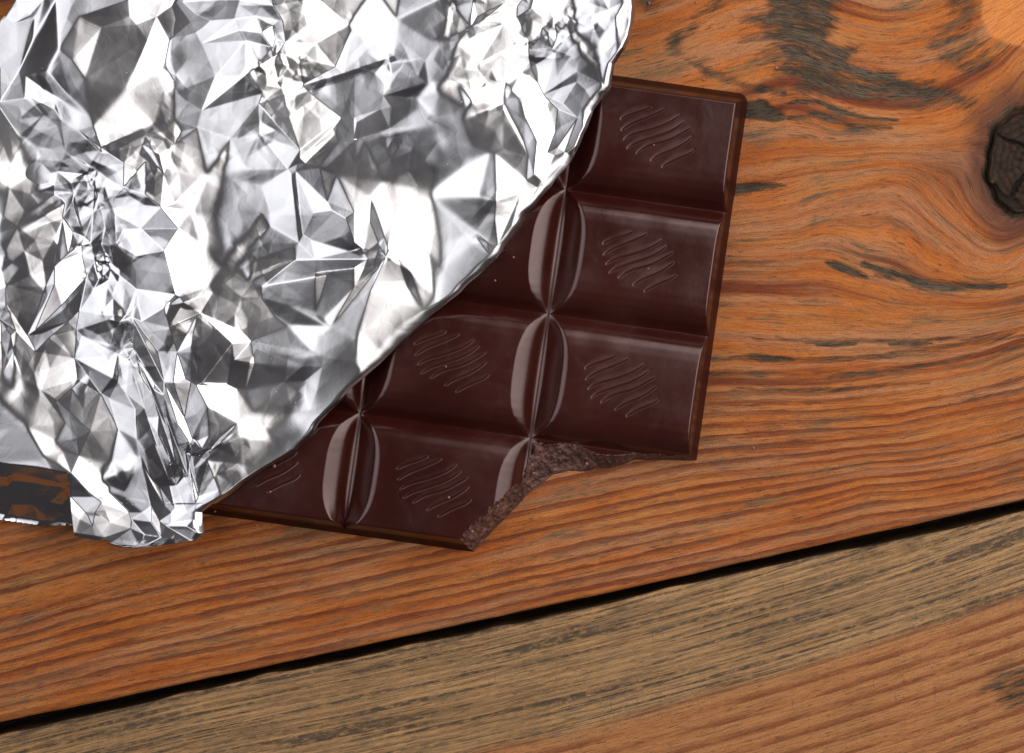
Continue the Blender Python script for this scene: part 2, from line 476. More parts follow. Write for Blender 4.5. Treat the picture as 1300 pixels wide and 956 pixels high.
def facet_mesh(rng):
    pts, edges = [], set()
    def add(x, y):
        for i, (a, b) in enumerate(pts):
            if (a - x) ** 2 + (b - y) ** 2 < 42: return i
        pts.append((x, y)); return len(pts) - 1
    for ox, oy, s, polys in FOIL_TONES:
        for tone, q in polys:
            ids = [add(ox + a * s, oy + b * s) for a, b in q]
            for i, j in zip(ids, ids[1:] + ids[:1]):
                if i != j: edges.add((min(i, j), max(i, j)))
    for line in FOIL_FOLDS:
        ids = [add(*p) for p in line]
        for i, j in zip(ids, ids[1:]):
            if i != j: edges.add((min(i, j), max(i, j)))
    pts += fill_points(rng, pts, 43.0, FX0, FX1, FY0, FY1)
    for k in range(25):
        u = k / 24; pts += [(FX0 - 30 + u * (FX1 - FX0 + 60), FY0 - 25), (FX0 - 30 + u * (FX1 - FX0 + 60), FY1 + 25)]
        if 0 < k < 24: pts += [(FX0 - 25, FY0 - 25 + u * (FY1 - FY0 + 50)), (FX1 + 25, FY0 - 25 + u * (FY1 - FY0 + 50))]
    return triangulate(pts, edges)

def solve_foil(log=None, step=1.0):
    rng = np.random.default_rng(SEED)
    P, T = facet_mesh(rng)
    x, y = P[:, 0], P[:, 1]
    x0, x1, x2 = x[T[:, 0]], x[T[:, 1]], x[T[:, 2]]; y0, y1, y2 = y[T[:, 0]], y[T[:, 1]], y[T[:, 2]]
    det = (x1 - x0) * (y2 - y0) - (x2 - x0) * (y1 - y0)
    ok = np.abs(det) > 2; T = T[ok]
    x0, x1, x2, y0, y1, y2, det = (v[ok] for v in (x0, x1, x2, y0, y1, y2, det))
    # slope of each facet is linear in the three heights
    A = np.stack([y1 - y2, y2 - y0, y0 - y1], 1) / det[:, None]
    B = np.stack([x2 - x1, x0 - x2, x1 - x0], 1) / det[:, None]
    area = np.abs(det) / 2; cx, cy = (x0 + x1 + x2) / 3, (y0 + y1 + y2) / 3
    tone = rng.choice([.965, .94, .90, .82, .72, .55, .35], len(T), p=[.34, .27, .17, .10, .06, .04, .02])
    painted = np.zeros(len(T), bool)
    for ox, oy, s, polys in FOIL_TONES:
        for tn, q in polys:
            m = in_poly(cx, cy, [(ox + a * s, oy + b * s) for a, b in q]); tone[m] = tn + rng.normal(0, .03, m.sum()); painted[m] = True
    tone = np.clip(np.where(painted, .06 + .94 * tone, tone), .18, .965)
    wgt = np.sqrt(area) / 20 * np.where(painted, 4.0, 1.3)
    # the sheet lies in long low swells; the facets only modulate them
    wx = x + 70 * np.sin(y / 150 + 1.0) + 30 * np.sin(y / 61); ph = wx / 235 + .18
    z = 24 * (np.abs((ph % 1) - .5) * 4 - 1) + rng.normal(0, 3.5, len(P))
    m_ = np.zeros_like(z); v_ = np.zeros_like(z)
    NIT = 2600
    for it in range(NIT):
        if it in (500, 900, 1300): z += rng.normal(0, (2.0, 1.5, 1.0)[(it - 500) // 400], len(P))
        zz = z[T]; p = (A * zz).sum(1); q = (B * zz).sum(1); e = 2e-3
        t = tone_of(p, q, cx); tp = (tone_of(p + e, q, cx) - tone_of(p - e, q, cx)) / (2 * e); tq = (tone_of(p, q + e, cx) - tone_of(p, q - e, cx)) / (2 * e)
        r = (t - tone) * wgt
        op = np.maximum(np.abs(p) - .5, 0) * np.sign(p); oq = np.maximum(q - .42, 0) + np.minimum(q + .26, 0)
        gp = r * tp + 4 * op * wgt + .05 * p * wgt; gq = r * tq + 4 * oq * wgt + .12 * q * wgt
        g = np.zeros_like(z); G = A * gp[:, None] + B * gq[:, None]
        for k in range(3): g += np.bincount(T[:, k], G[:, k], len(P))
        g += z * 3e-5
        m_ = .9 * m_ + .1 * g; v_ = .98 * v_ + .02 * g * g
        lr = .35 * (1 - it / NIT) + .01
        z = z - lr * (m_ / (1 - .9 ** (it + 1))) / (np.sqrt(v_ / (1 - .98 ** (it + 1))) + 1e-7)
    if log: log('facets', len(T), 'painted err', float(np.abs(t - tone)[painted].mean()), 'all', float((np.abs(t - tone) * area).sum() / area.sum()), z.min(), z.max())
    nx, ny = int((FX1 - FX0) / step) + 1, int((FY1 - FY0) / step) + 1
    xs = np.linspace(FX0, FX1, nx); ys = np.linspace(FY0, FY1, ny); X, Y = np.meshgrid(xs, ys)
    H = raster(P, T, z, xs, ys)
    # creases: some folded hard, some only bent
    soft = np.clip(.08 + smooth_noise(X.shape, 9, rng) * .9, 0, 1)
    dn = foil_dense(X, Y); calm = foil_calm(X, Y)
    soft = np.maximum(soft, calm * np.clip(.38 + .25 * smooth_noise(X.shape, 14, rng), 0, .6)) * (1 - dn)
    H0 = gauss(H, .45); H1 = gauss(H0, 2.4); H2 = gauss(H1, 5.0)
    H = np.where(soft < .5, H0 + (H1 - H0) * soft * 2, H1 + (H2 - H1) * (soft * 2 - 1))
    # second, smaller set of creases; strong only in the crushed zones
    P2 = fill_points(rng, [], 24.0, FX0 - 4, FX1 + 4, FY0 - 4, FY1 + 4, 14000, False)
    P2, T2 = triangulate(P2)
    z2 = rng.normal(0, 1, len(P2)); H2 = gauss(raster(P2, T2, z2, xs, ys), .7)
    patch = np.clip(smooth_noise(X.shape, 11, rng) - .35, 0, 1)
    H = H + H2 * (FINE_FREE + .9 * patch + FINE_DENSE * dn)
    # the flats bend a little
    P3 = fill_points(rng, [], 13.0, FX0 - 4, FX1 + 4, FY0 - 4, FY1 + 4, 26000, False)
    P3, T3 = triangulate(P3); H3 = gauss(raster(P3, T3, rng.normal(0, 1, len(P3)), xs, ys), .7)
    H = H + H3 * (.03 + .35 * np.clip(smooth_noise(X.shape, 13, rng) - .5, 0, 1) + .45 * dn)
    H = H + smooth_noise(X.shape, 12, rng) * .45 + smooth_noise(X.shape, 30, rng) * .15
    q, p = np.gradient(H, ys, xs)
    return xs, ys, H, tone_of(p, q, X), foil_target(X, Y)

SEED, FINE_FREE, FINE_DENSE = 6, .20, 1.4
# ------------------------------------------------------------------ wooden tabletop
def seg_dist(X, Y, pts):
    d = np.full(X.shape, 1e9)
    for (x0, y0), (x1, y1) in zip(pts, pts[1:]):
        dx, dy = x1 - x0, y1 - y0
        t = np.clip(((X - x0) * dx + (Y - y0) * dy) / (dx * dx + dy * dy + 1e-9), 0, 1)
        d = np.minimum(d, np.hypot(X - x0 - t * dx, Y - y0 - t * dy))
    return d

def poly_soft(X, Y, pts, soft):
    ins = in_poly(X, Y, pts); d = seg_dist(X, Y, pts + pts[:1])
    return np.clip(.5 + np.where(ins, d, -d) / (2 * soft), 0, 1)

def gap_upper(x): return 832 - .2167 * (x - 400)
def gap_lower(x): return 845.5 - .2172 * (x - 400)

KNOT = (1311., 207., 60., 68.)       # centre and radii of the knot at the right edge
RING_LINES = [   # (height above the plank's lower edge, points on one growth line)
 (0, [(x, gap_upper(x)) for x in (-150, 100, 350, 600, 850, 1100, 1450)]),
 (60, [(x, gap_upper(x) - 60) for x in (-150, 100, 350, 600, 850, 1100, 1450)]),
 (130, [(-150, 835), (0, 795), (300, 722), (600, 655), (902, 593), (1058, 578), (1300, 534), (1450, 497)]),
 (170, [(895, 553), (1000, 548), (1134, 540), (1300, 506), (1450, 470)]),
 (200, [(-100, 745), (0, 722), (200, 670)]),
 (239, [(905, 488), (1044, 484), (1127, 474), (1300, 440), (1450, 400)]),
 (309, [(912, 418), (1058, 422), (1196, 422), (1300, 404), (1450, 368)]),
 (340, [(919, 387), (1023, 391), (1137, 405), (1300, 393), (1450, 350)]),
 (376, [(926, 351), (1044, 347), (1113, 366), (1196, 380), (1300, 371), (1450, 325)]),
 (412, [(926, 315), (1044, 306), (1099, 321), (1179, 349), (1238, 360), (1300, 355), (1450, 290)]),
 (435, [(926, 296), (1006, 290), (1092, 268), (1144, 266), (1172, 288), (1213, 316), (1300, 326)]),
 (470, [(937, 256), (1023, 239), (1110, 223), (1150, 222), (1188, 250), (1230, 290), (1300, 302)]),
 (505, [(940, 220), (1050, 205), (1150, 200), (1215, 205), (1238, 250), (1275, 284)]),
 (556, [(947, 172), (1058, 176), (1144, 176), (1203, 170), (1248, 145), (1300, 97)]),
 (585, [(954, 140), (1010, 128), (1064, 142), (1144, 150), (1225, 128), (1282, 92)]),
 (640, [(820, 95), (900, 72), (1000, 50), (1100, 80), (1180, 75), (1260, 40)]),
 (720, [(820, 20), (900, -8), (1000, -30), (1120, 0), (1200, -20)]),
]
def ring_field(X, Y):
    P = np.array([(x / 300, y / 300, r / 300) for r, L in RING_LINES for x, y in L])
    n = len(P)
    phi = lambda d2: d2 * np.log(d2 + 1e-9) * .5
    D = (P[:, None, 0] - P[None, :, 0]) ** 2 + (P[:, None, 1] - P[None, :, 1]) ** 2
    A = np.zeros((n + 3, n + 3)); A[:n, :n] = phi(D) + np.eye(n) * .002
    Q = np.c_[np.ones(n), P[:, :2]]; A[:n, n:] = Q; A[n:, :n] = Q.T
    w = np.linalg.solve(A, np.r_[P[:, 2], 0, 0, 0])
    x, y = X.ravel() / 300, Y.ravel() / 300; out = w[n] + w[n + 1] * x + w[n + 2] * y
    for i in range(n): out += w[i] * phi((x - P[i, 0]) ** 2 + (y - P[i, 1]) ** 2)
    return (out * 300).reshape(X.shape)

CHAR_POLY = [  # dark weathered patches of the upper plank
 (.74, 12, [(924,0),(912,12),(890,22),(886,36),(870,44),(872,64),(880,78),(866,80),(838,72),(834,64),(848,38),(866,30),(884,12),(904,0),(930,-60),(960,-60)]),
 (.86, 13, [(976,-60),(1075,-60),(1066,0),(1062,30),(1055,50),(1080,56),(1095,58),(1085,74),(1110,84),(1132,86),(1150,98),(1190,103),(1245,130),(1225,139),(1195,131),(1170,136),(1120,129),(1080,131),(1040,122),(1000,115),(1010,104),(955,100),(988,82),(950,72),(985,60),(935,46),(960,35),(925,24),(970,12)]),
 (1.0, 4, [(940,128),(968,125),(980,135),(998,145),(996,153),(980,154),(940,150)]),
 (.62, 14, [(1195,-60),(1240,-60),(1243,20),(1248,42),(1264,60),(1262,90),(1230,102),(1200,92),(1175,74),(1160,58),(1178,40),(1195,25)]),
 (.95, 3, [(925,232),(985,231),(1004,236),(985,241),(925,251)]),
 (.5, 8, [(800,56),(812,54),(812,64),(800,64)]),
 (.45, 10, [(810,-10),(850,-10),(830,14),(812,24)]),
]
CHAR_LINES = [  # (strength, half width, points)
 (.75, 6, [(872,78),(890,86),(920,102),(956,112),(995,117)]),
 (.8, 2.5, [(988,138),(1010,129),(1040,130),(1065,142),(1100,150),(1140,153)]),
 (.75, 6, [(1000,150),(1035,147),(1065,155),(1085,162),(1130,162)]),
 (.5, 3, [(950,168),(1000,172),(1060,177)]),
 (1.0, 4, [(1050,334),(1072,341),(1100,352)]),
 (1.0, 5.5, [(1096,336),(1130,347),(1170,361),(1205,365),(1232,364),(1275,362)]),
 (.8, 3, [(1110,350),(1150,358),(1172,362)]),
 (1.0, 2.6, [(1036,438),(1088,437)]), (1.0, 2.6, [(1130,438),(1184,436)]), (.6, 2.5, [(955,430),(1036,434),(1230,431),(1300,415)]),
 (1.0, 3.5, [(925,456),(955,454),(1002,457)]), (.62, 4, [(905,457),(1010,458),(1100,455),(1200,442),(1300,424)]),
 (.62, 3.5, [(895,475),(960,475),(1030,478),(1120,474),(1300,440)]),
 (.6, 3.5, [(895,498),(950,494),(1060,497),(1180,486)]), (.45, 3.5, [(900,515),(1000,513),(1080,512)]), (.4, 3.5, [(900,541),(1020,536),(1100,532),(1300,495)]),
 (.4, 3, [(890,560),(1040,552)]),
]

def wood_material(name, style):
    m, nt, b = new_mat(name); n = N(nt)
    g = n.attr('grain', 'Vector'); ga, gr, _ = n.sep(g)       # along, across (hundreds of pixels)
    char = n.attr('char'); fresh = n.attr('fresh'); halo = n.attr('halo')
    wob = n.noise(n.vscale(g, (.45, 1.2, 1)), 1.0, 3, .5)
    rr = n.math('ADD', gr, n.math('MULTIPLY', n.math('SUBTRACT', wob, .5), .10 if style == 0 else .05))
    flow = n.comb(ga, rr, 0.0)
    spacing = .145 if style == 0 else .080
    fuzz = n.noise(n.vscale(flow, (1.3, 22, 1), (4, 4, 0)), 1.0, 4, .65)
    # uneven ring widths: a slow noise along the ring axis stretches the spacing
    stretch = n.noise(n.comb(n.math('MULTIPLY', ga, .06), n.math('MULTIPLY', rr, 1.0), 3.0), 1.3, 2, .5)
    ph = n.math('ADD', n.math('DIVIDE', rr, spacing), n.math('ADD', n.math('MULTIPLY', stretch, 1.5), n.math('MULTIPLY', fuzz, .9)))
    fr = n.math('FRACT', ph)
    cell = n.math('FLOOR', ph)
    cnoise = n.noise(n.comb(n.math('MULTIPLY', cell, 7.31), n.math('MULTIPLY', ga, .35), 1.0), 1.0, 1, .5)
    late = n.math('MULTIPLY', n.ss(fr, .25, .82), n.ss(fr, .985, .90))     # late wood: slow rise, sharp end
    late = n.math('MULTIPLY', late, n.ss(cnoise, .25, .55))
    if style == 0:      # strong lines only in the straight grained part; around the knot the rings blur into broad bands
        late = n.math('MULTIPLY', late, n.ss(gr, 1.7, 2.9, 1.0, .30))
        late = n.math('MULTIPLY', late, n.ss(gr, 5.2, 5.9, 1.0, .0))
    band = n.noise(n.comb(n.math('MULTIPLY', ga, .16), n.math('MULTIPLY', rr, 3.4), 5.0), 1.0, 3, .6)
    fib = n.noise(n.vscale(flow, (1.6, 34, 1)), 1.0, 5, .62)               # long fibres
    fib2 = n.noise(n.vscale(flow, (7.0, 75, 1), (3, 1, 0)), 1.0, 4, .65)   # fine pores
    blot = n.noise(n.vscale(flow, (.55, 2.6, 1), (7, 2, 0)), 1.0, 4, .6)
    blot2 = n.noise(n.vscale(flow, (.9, 6.0, 1), (17, 5, 0)), 1.0, 4, .6)
    grain2 = n.noise(n.vscale(flow, (14, 30, 1), (5, 9, 0)), 1.0, 3, .7)
    if style == 0:
        base = n.ramp(blot, [(.30, (.37, .100, .018)), (.5, (.45, .150, .034)), (.70, (.44, .200, .070))])
        base = n.mix(n.ss(n.noise(n.vscale(flow, (.3, 3.5, 1), (21, 8, 0)), 1.0, 4, .6), .44, .62, 0, .7), base, (.40, .205, .110))
        base = n.mix(n.ss(blot2, .54, .68, 0, .8), base, (.215, .130, .065))
        col = n.mix(n.math('MULTIPLY', late, .84), base, (.150, .034, .013))
        col = n.mix(n.math('MULTIPLY', n.ss(band, .50, .64), n.ss(gr, 1.6, 2.6, .25, .92)), col, (.150, .032, .012))
        # weather grey lies in the early wood
        wmask = n.math('MULTIPLY', n.ss(fib, .50, .64), n.ss(blot2, .40, .58))
        col = n.mix(n.math('MULTIPLY', wmask, .78), col, (.090, .068, .050))
        col = n.mix(n.math('MULTIPLY', fresh, .95), col, n.mix(fib, (.55, .20, .052), (.66, .26, .08)))
        col = n.mix(n.math('MULTIPLY', halo, .90), col, n.mix(n.ss(blot2, .35, .65), (.060, .024, .020), (.135, .050, .030)))
    else:
        dash = n.noise(n.vscale(flow, (7.0, 18, 1), (4, 8, 0)), 1.0, 4, .65)
        l1 = n.ss(n.noise(n.vscale(flow, (.35, 15, 1), (9, 2, 0)), 1.0, 2, .5), .50, .60); l2 = n.ss(n.noise(n.vscale(flow, (.8, 34, 1), (2, 6, 0)), 1.0, 2, .5), .52, .62)
        late = n.math('MAXIMUM', n.math('MULTIPLY', n.math('MAXIMUM', l1, n.math('MULTIPLY', l2, .7)), n.ss(dash, .32, .56, .25, 1.0)), n.math('MULTIPLY', late, .45))
        tan = n.ramp(blot, [(.3, (.34, .205, .098)), (.6, (.44, .275, .135)), (.8, (.38, .235, .135))])
        col = n.mix(n.math('MULTIPLY', late, .92), tan, (.070, .054, .040))
        wmask = n.math('MULTIPLY', n.ss(fib, .47, .66), n.ss(blot2, .36, .58))
        col = n.mix(n.math('MULTIPLY', wmask, .78), col, (.090, .076, .062))
        # reddish heartwood towards the lower right
        h = n.ss(n.math('ADD', gr, n.math('MULTIPLY', n.math('SUBTRACT', wob, .5), .35)), 9.90, 10.12)
        ph2 = n.math('FRACT', n.math('ADD', n.math('DIVIDE', rr, .21), .1))
        late2 = n.math('MULTIPLY', n.math('MULTIPLY', n.ss(ph2, .35, .8), n.ss(ph2, .99, .88)), n.ss(blot2, .36, .54, .15, 1.0))
        red = n.mix(n.math('MULTIPLY', late2, .85), n.mix(blot2, (.42, .17, .06), (.36, .20, .095)), (.20, .065, .027))
        col = n.mix(h, col, red)
        cross = n.noise(n.vscale(flow, (26, 3.0, 1), (2, 4, 0)), 1.0, 3, .6)      # saw marks across the grain
        col = n.mix(n.ss(cross, .62, .74, 0, .45), col, (.10, .08, .06))
    fs = n.ss(gr, 2.6, 3.6, 1.0, .6) if style == 0 else 1.0
    col = n.mix(fs, col, n.ramp(fib, [(.25, (.55, .50, .46)), (.5, (1, 1, 1)), (.75, (1.22, 1.22, 1.22))]), 'MULTIPLY')
    col = n.mix(.8, col, n.ramp(fib2, [(.28, (.45, .43, .42)), (.47, (1, 1, 1)), (.75, (1.22, 1.22, 1.22))]), 'MULTIPLY')
    fleck = n.noise(n.vscale(flow, (4.5, 44, 1), (13, 7, 0)), 1.0, 3, .6)
    col = n.mix(n.ss(fleck, .60, .665, 0, .62), col, (.045, .026, .016))
    col = n.mix(1.0, col, (.86, .78, .70), 'MULTIPLY')
    grit = n.noise(n.coord(), 5200, 2, .6)
    col = n.mix(1.0, col, n.ramp(grit, [(.3, (.72, .70, .69)), (.5, (1, 1, 1)), (.7, (1.16, 1.16, 1.16))]), 'MULTIPLY')
    # dark weathered patches, ragged along the fibres
    cr = n.math('ADD', n.math('MULTIPLY', n.noise(n.vscale(flow, (2.0, 12, 1), (11, 3, 0)), 1.0, 6, .72), .75), n.math('MULTIPLY', n.noise(n.vscale(flow, (.8, 3, 1), (1, 3, 0)), 1.0, 3, .6), .25))
    cv = n.math('ADD', char, n.math('MULTIPLY', n.math('SUBTRACT', cr, .5), 2.9))
    cm = n.ss(cv, .32, .92)
    cm = n.math('MULTIPLY', cm, n.ss(char, .02, .18))
    ccol = n.mix(n.ss(fib2, .30, .62), (.016, .013, .011), n.mix(n.ss(blot2, .4, .65), (.058, .040, .025), (.125, .088, .058)))
    ccol = n.mix(n.ss(grain2, .58, .68, 0, .7), ccol, (.012, .010, .008))
    ccol = n.mix(n.ss(fib, .60, .72, 0, .5), ccol, (.16, .085, .03))
    col = n.mix(cm, col, ccol)
    nt.links.new(col, b.inputs['Base Color'])
    nt.links.new(n.ss(fib, .2, .8, .52, .72), b.inputs['Roughness'])
    b.inputs['Specular IOR Level'].default_value = .14
    hgt = n.math('ADD', n.math('MULTIPLY', fib, .5), n.math('MULTIPLY', fib2, .35))
    hgt = n.math('SUBTRACT', hgt, n.math('MULTIPLY', late, -.02 if style == 0 else .22))
    hgt = n.math('SUBTRACT', hgt, n.math('MULTIPLY', cm, n.math('ADD', .5, n.math('MULTIPLY', grain2, 1.2))))
    nt.links.new(n.bump(hgt, .55, .00035), b.inputs['Normal'])
    return m

MAT_PLANK = wood_material('orange_pine', 0)
MAT_PLANK2 = wood_material('tan_weathered_pine', 1)
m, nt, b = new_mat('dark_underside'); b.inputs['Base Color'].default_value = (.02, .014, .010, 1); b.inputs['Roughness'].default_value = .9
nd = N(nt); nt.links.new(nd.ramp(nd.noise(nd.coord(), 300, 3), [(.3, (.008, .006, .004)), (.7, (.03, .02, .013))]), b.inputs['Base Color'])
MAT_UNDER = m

table = empty('wooden_tabletop', (0, 0, 0), 'rustic wooden tabletop of orange and grey-tan weathered planks with a dark gap', 'table', kind='structure')

rngw = np.random.default_rng(5)
def knot_r(X, Y):
    th = np.arctan2(Y - KNOT[1], X - KNOT[0])
    wob = 1 + .035 * np.sin(3 * th + 1) + .025 * np.sin(7 * th) + .02 * np.sin(13 * th + 2)
    return np.hypot((X - KNOT[0]) / KNOT[2], (Y - KNOT[1]) / KNOT[3]) / wob

def plank(which):
    step = 3.0
    xs = np.r_[np.arange(-1100, -170, 25.), np.arange(-170, 1471, step), np.arange(1474, 2400, 25.)]; nc = len(xs)
    if which == 0:
        far = np.linspace(-1000, -200, 28); t = np.linspace(0, 1, 345); nr = len(t) + len(far)
        X = np.repeat(xs[None], nr, 0); edge = gap_upper(xs) + smooth_noise((1, nc), 7, rngw)[0] * 1.1 + smooth_noise((1, nc), 60, rngw)[0] * .35 + smooth_noise((1, nc), 14, rngw)[0] * .5
        Y = np.concatenate([np.repeat(far[:, None], nc, 1), -180 + t[:, None] * (edge[None] + 180)])
        d = edge[None] - Y
        ring = ring_field(X, Y)
    else:
        far = np.linspace(20, 900, 28); t = np.linspace(0, 1, 150); nr = len(t) + len(far)
        X = np.repeat(xs[None], nr, 0); edge = gap_lower(xs) + smooth_noise((1, nc), 9, rngw)[0] * 1.2 + smooth_noise((1, nc), 50, rngw)[0] * .8 + smooth_noise((1, nc), 12, rngw)[0] * 1.0
        low = gap_lower(xs)[None] + 480
        Y = np.concatenate([edge[None] + t[:, None] * (low - edge[None]), low + far[:, None]])
        d = Y - edge[None]
        ring = Y + .2 * (X - 400) + .065 * np.sign(X - 400) * (X - 400) ** 2 / 800
    Z = smooth_noise(X.shape, 30, rngw) * .5
    wn = 3.5 + 1.5 * smooth_noise(X.shape, 40, rngw)
    Z -= 3.2 * np.clip(1 - d / np.maximum(wn, 1.5), 0, 1) ** 2      # worn edge
    char = np.zeros(X.shape); fresh = np.zeros(X.shape); halo = np.zeros(X.shape)
    if which == 0:
        for st, soft, pts in CHAR_POLY: char = np.maximum(char, st * poly_soft(X, Y, pts, soft))
        for st, w, pts in CHAR_LINES:
            tx = np.clip((X - pts[0][0]) / (pts[-1][0] - pts[0][0]), 0, 1); wl = w * (.45 + .85 * np.sin(np.pi * np.clip(tx, .06, .94)) ** .6)
            char = np.maximum(char, st * np.exp(-(seg_dist(X, Y, pts) / (wl * 1.25)) ** 2))
        fresh = poly_soft(X, Y, [(1249,-30),(1246,22),(1256,45),(1280,56),(1330,64),(1480,60),(1480,-200),(1262,-200)], 2.5)
        kr = knot_r(X, Y)
        halo = np.clip((1.75 - kr) / .5, 0, 1)
        halo = np.maximum(halo, .55 * poly_soft(X, Y, [(1150,215),(1200,190),(1260,200),(1262,262),(1225,262),(1190,240)], 18))
        Z -= 14 * np.clip((1.06 - kr) / .05, 0, 1)                  # hollow that holds the knot
        char = np.maximum(char, .9 * np.clip((1.20 - kr) / .18, 0, 1))
        relief = smooth_noise(X.shape, 120, rngw) * 1.1
        Z -= np.clip(char - .35, 0, .65) * (2.0 + relief)
    else:
        char = np.maximum(char, .62 * poly_soft(X, Y, [(1225,872),(1250,854),(1300,836),(1470,780),(1470,880),(1280,905)], 20))
        char = np.maximum(char, .42 * np.clip(1 - d / 40, 0, 1))
    nx = len(xs)
    V = np.stack([(X - CX) * S, (CY - Y) * S, Z * S], -1).reshape(-1, 3)
    attrs = {'grain': ('FLOAT_VECTOR', np.stack([X / 100, ring / 100, np.zeros_like(X)], -1).reshape(-1, 3)),
             'char': ('FLOAT', char.ravel()), 'fresh': ('FLOAT', fresh.ravel()), 'halo': ('FLOAT', halo.ravel())}
    F = grid_faces(nr, nx)
    # the sawn edge that drops into the gap
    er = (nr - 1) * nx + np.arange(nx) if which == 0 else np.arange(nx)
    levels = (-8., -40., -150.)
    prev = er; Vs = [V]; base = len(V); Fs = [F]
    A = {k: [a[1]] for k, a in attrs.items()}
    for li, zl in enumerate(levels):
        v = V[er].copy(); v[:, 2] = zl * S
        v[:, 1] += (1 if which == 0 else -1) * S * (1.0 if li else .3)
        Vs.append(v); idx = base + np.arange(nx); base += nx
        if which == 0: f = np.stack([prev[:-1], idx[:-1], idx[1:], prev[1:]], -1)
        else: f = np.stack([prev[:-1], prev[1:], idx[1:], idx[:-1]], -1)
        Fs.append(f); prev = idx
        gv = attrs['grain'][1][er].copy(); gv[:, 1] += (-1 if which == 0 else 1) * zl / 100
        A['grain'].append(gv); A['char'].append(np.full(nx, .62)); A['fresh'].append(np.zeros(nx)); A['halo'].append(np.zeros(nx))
    attrs = {k: (attrs[k][0], np.concatenate(A[k])) for k in attrs}
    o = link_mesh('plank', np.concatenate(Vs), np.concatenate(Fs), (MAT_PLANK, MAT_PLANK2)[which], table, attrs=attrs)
    return o
plank_a = plank(0); plank_a['label'] = 'orange pine plank with charred patches and a knot'
plank_b = plank(1); plank_b['label'] = 'grey-tan finely grained plank below the gap'

# dark board under the gap
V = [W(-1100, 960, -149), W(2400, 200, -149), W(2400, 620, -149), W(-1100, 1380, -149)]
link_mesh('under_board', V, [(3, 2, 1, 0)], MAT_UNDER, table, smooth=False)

# the knot: a cracked disc seated in its hollow
def make_knot():
    m, nt, b = new_mat('knot_wood'); n = N(nt)
    p = n.attr('polar', 'Vector'); pr, pa, _ = n.sep(p)
    c = n.coord()
    w = n.noise(c, 260, 4, .6)
    rings = n.math('FRACT', n.math('ADD', n.math('MULTIPLY', pr, 7.0), n.math('MULTIPLY', w, 1.6)))
    blot = n.noise(c, 140, 5, .65); fine = n.noise(c, 1100, 4, .7)
    col = n.mix(n.ss(rings, .3, .9), (.034, .018, .011), (.016, .010, .007))
    col = n.mix(n.ss(blot, .48, .60), col, (.020, .014, .010))
    col = n.mix(n.ss(n.noise(n.vscale(c, (1, 1, 1), (.3, .1, 0)), 190, 3, .6), .66, .74, 0, .7), col, (.20, .115, .02))
    col = n.mix(1.0, col, n.ramp(fine, [(.3, (.5, .5, .5)), (.6, (1.15, 1.1, 1.05))]), 'MULTIPLY')
    crack = n.attr('crack')
    col = n.mix(crack, col, (.006, .004, .003))
    nt.links.new(col, b.inputs['Base Color']); b.inputs['Roughness'].default_value = .65; b.inputs['Specular IOR Level'].default_value = .15
    nt.links.new(n.bump(n.math('ADD', fine, blot), .7, .0006), b.inputs['Normal'])
    nrr, na = 46, 220
    r = np.linspace(0, .955, nrr)[:, None]; a = np.linspace(0, 2 * math.pi, na, endpoint=False)[None]
    wob = 1 + .035 * np.sin(3 * a + 1) + .025 * np.sin(7 * a) + .02 * np.sin(13 * a + 2)
    X = KNOT[0] + KNOT[2] * r * wob * np.cos(a); Y = KNOT[1] + KNOT[3] * r * wob * np.sin(a)
    Z = -1.5 + smooth_noise(X.shape, 24, rngw) * .8 - 7 * np.clip((r - .90) / .05, 0, 1) ** 2 + 0 * a
    ck = np.zeros(X.shape); XW = X + smooth_noise(X.shape, 20, rngw) * 2.5; YW = Y + smooth_noise(X.shape, 20, rngw) * 2.5
    for st, w, pts in [(1, 2.2, [(1268,170),(1285,178),(1300,186),(1311,200)]), (1, 2.6, [(1283,250),(1290,235),(1300,222),(1311,207)]), (.8, 2, [(1311,207),(1340,180),(1358,170)]),
                       (.7, 2, [(1311,207),(1335,240),(1340,262)]), (.7, 3.5, [(1262,238),(1270,248),(1282,255),(1300,262)])]:
        ck = np.maximum(ck, st * np.clip(1.5 - seg_dist(XW, YW, pts) / w, 0, 1))
    Z -= ck * 4
    V = np.stack([(X - CX) * S, (CY - Y) * S, Z * S], -1).reshape(-1, 3)
    F = []
    i = np.arange(nrr - 1)[:, None] * na; j = np.arange(na)[None]; j2 = (j + 1) % na
    F = np.stack([i + j, i + j2, i + na + j2, i + na + j], -1).reshape(-1, 4)
    link_mesh('knot', V, F, m, plank_a, attrs={'polar': ('FLOAT_VECTOR', np.stack([r + 0 * a, a + 0 * r, 0 * r * a], -1).reshape(-1, 3)), 'crack': ('FLOAT', ck.ravel())})
make_knot()
# ------------------------------------------------------------------ chocolate bar
O_PX = (696.0, 398.5); BAR_TH = math.radians(8.1); BC, BS = math.cos(BAR_TH), math.sin(BAR_TH)
PITCH1, PITCH2 = 217.2, 158.0
E1_MAX, E2_MIN, E2_MAX = 213.0, -312.0, 313.0
HT, ZG = 47.0, 24.0
def bar_to_px(e1, e2): return O_PX[0] + e1 * BC - e2 * BS, O_PX[1] + e1 * BS + e2 * BC
def px_to_bar(x, y):
    dx, dy = x - O_PX[0], y - O_PX[1]
    return dx * BC + dy * BS, -dx * BS + dy * BC
def smin(a, b, k):
    h = np.clip(.5 + .5 * (b - a) / k, 0, 1)
    return b * (1 - h) + a * h - k * h * (1 - h)
# break line on the table (photo pixels), bar side to the upper left
BREAK = [(560, 760), (599, 703), (612, 690), (622, 678), (640, 660), (655, 645), (668, 630), (688, 614), (704, 602), (722, 598), (742, 599), (757, 596), (775, 594), (791, 590), (806, 584), (840, 584), (874, 585), (1000, 582)]
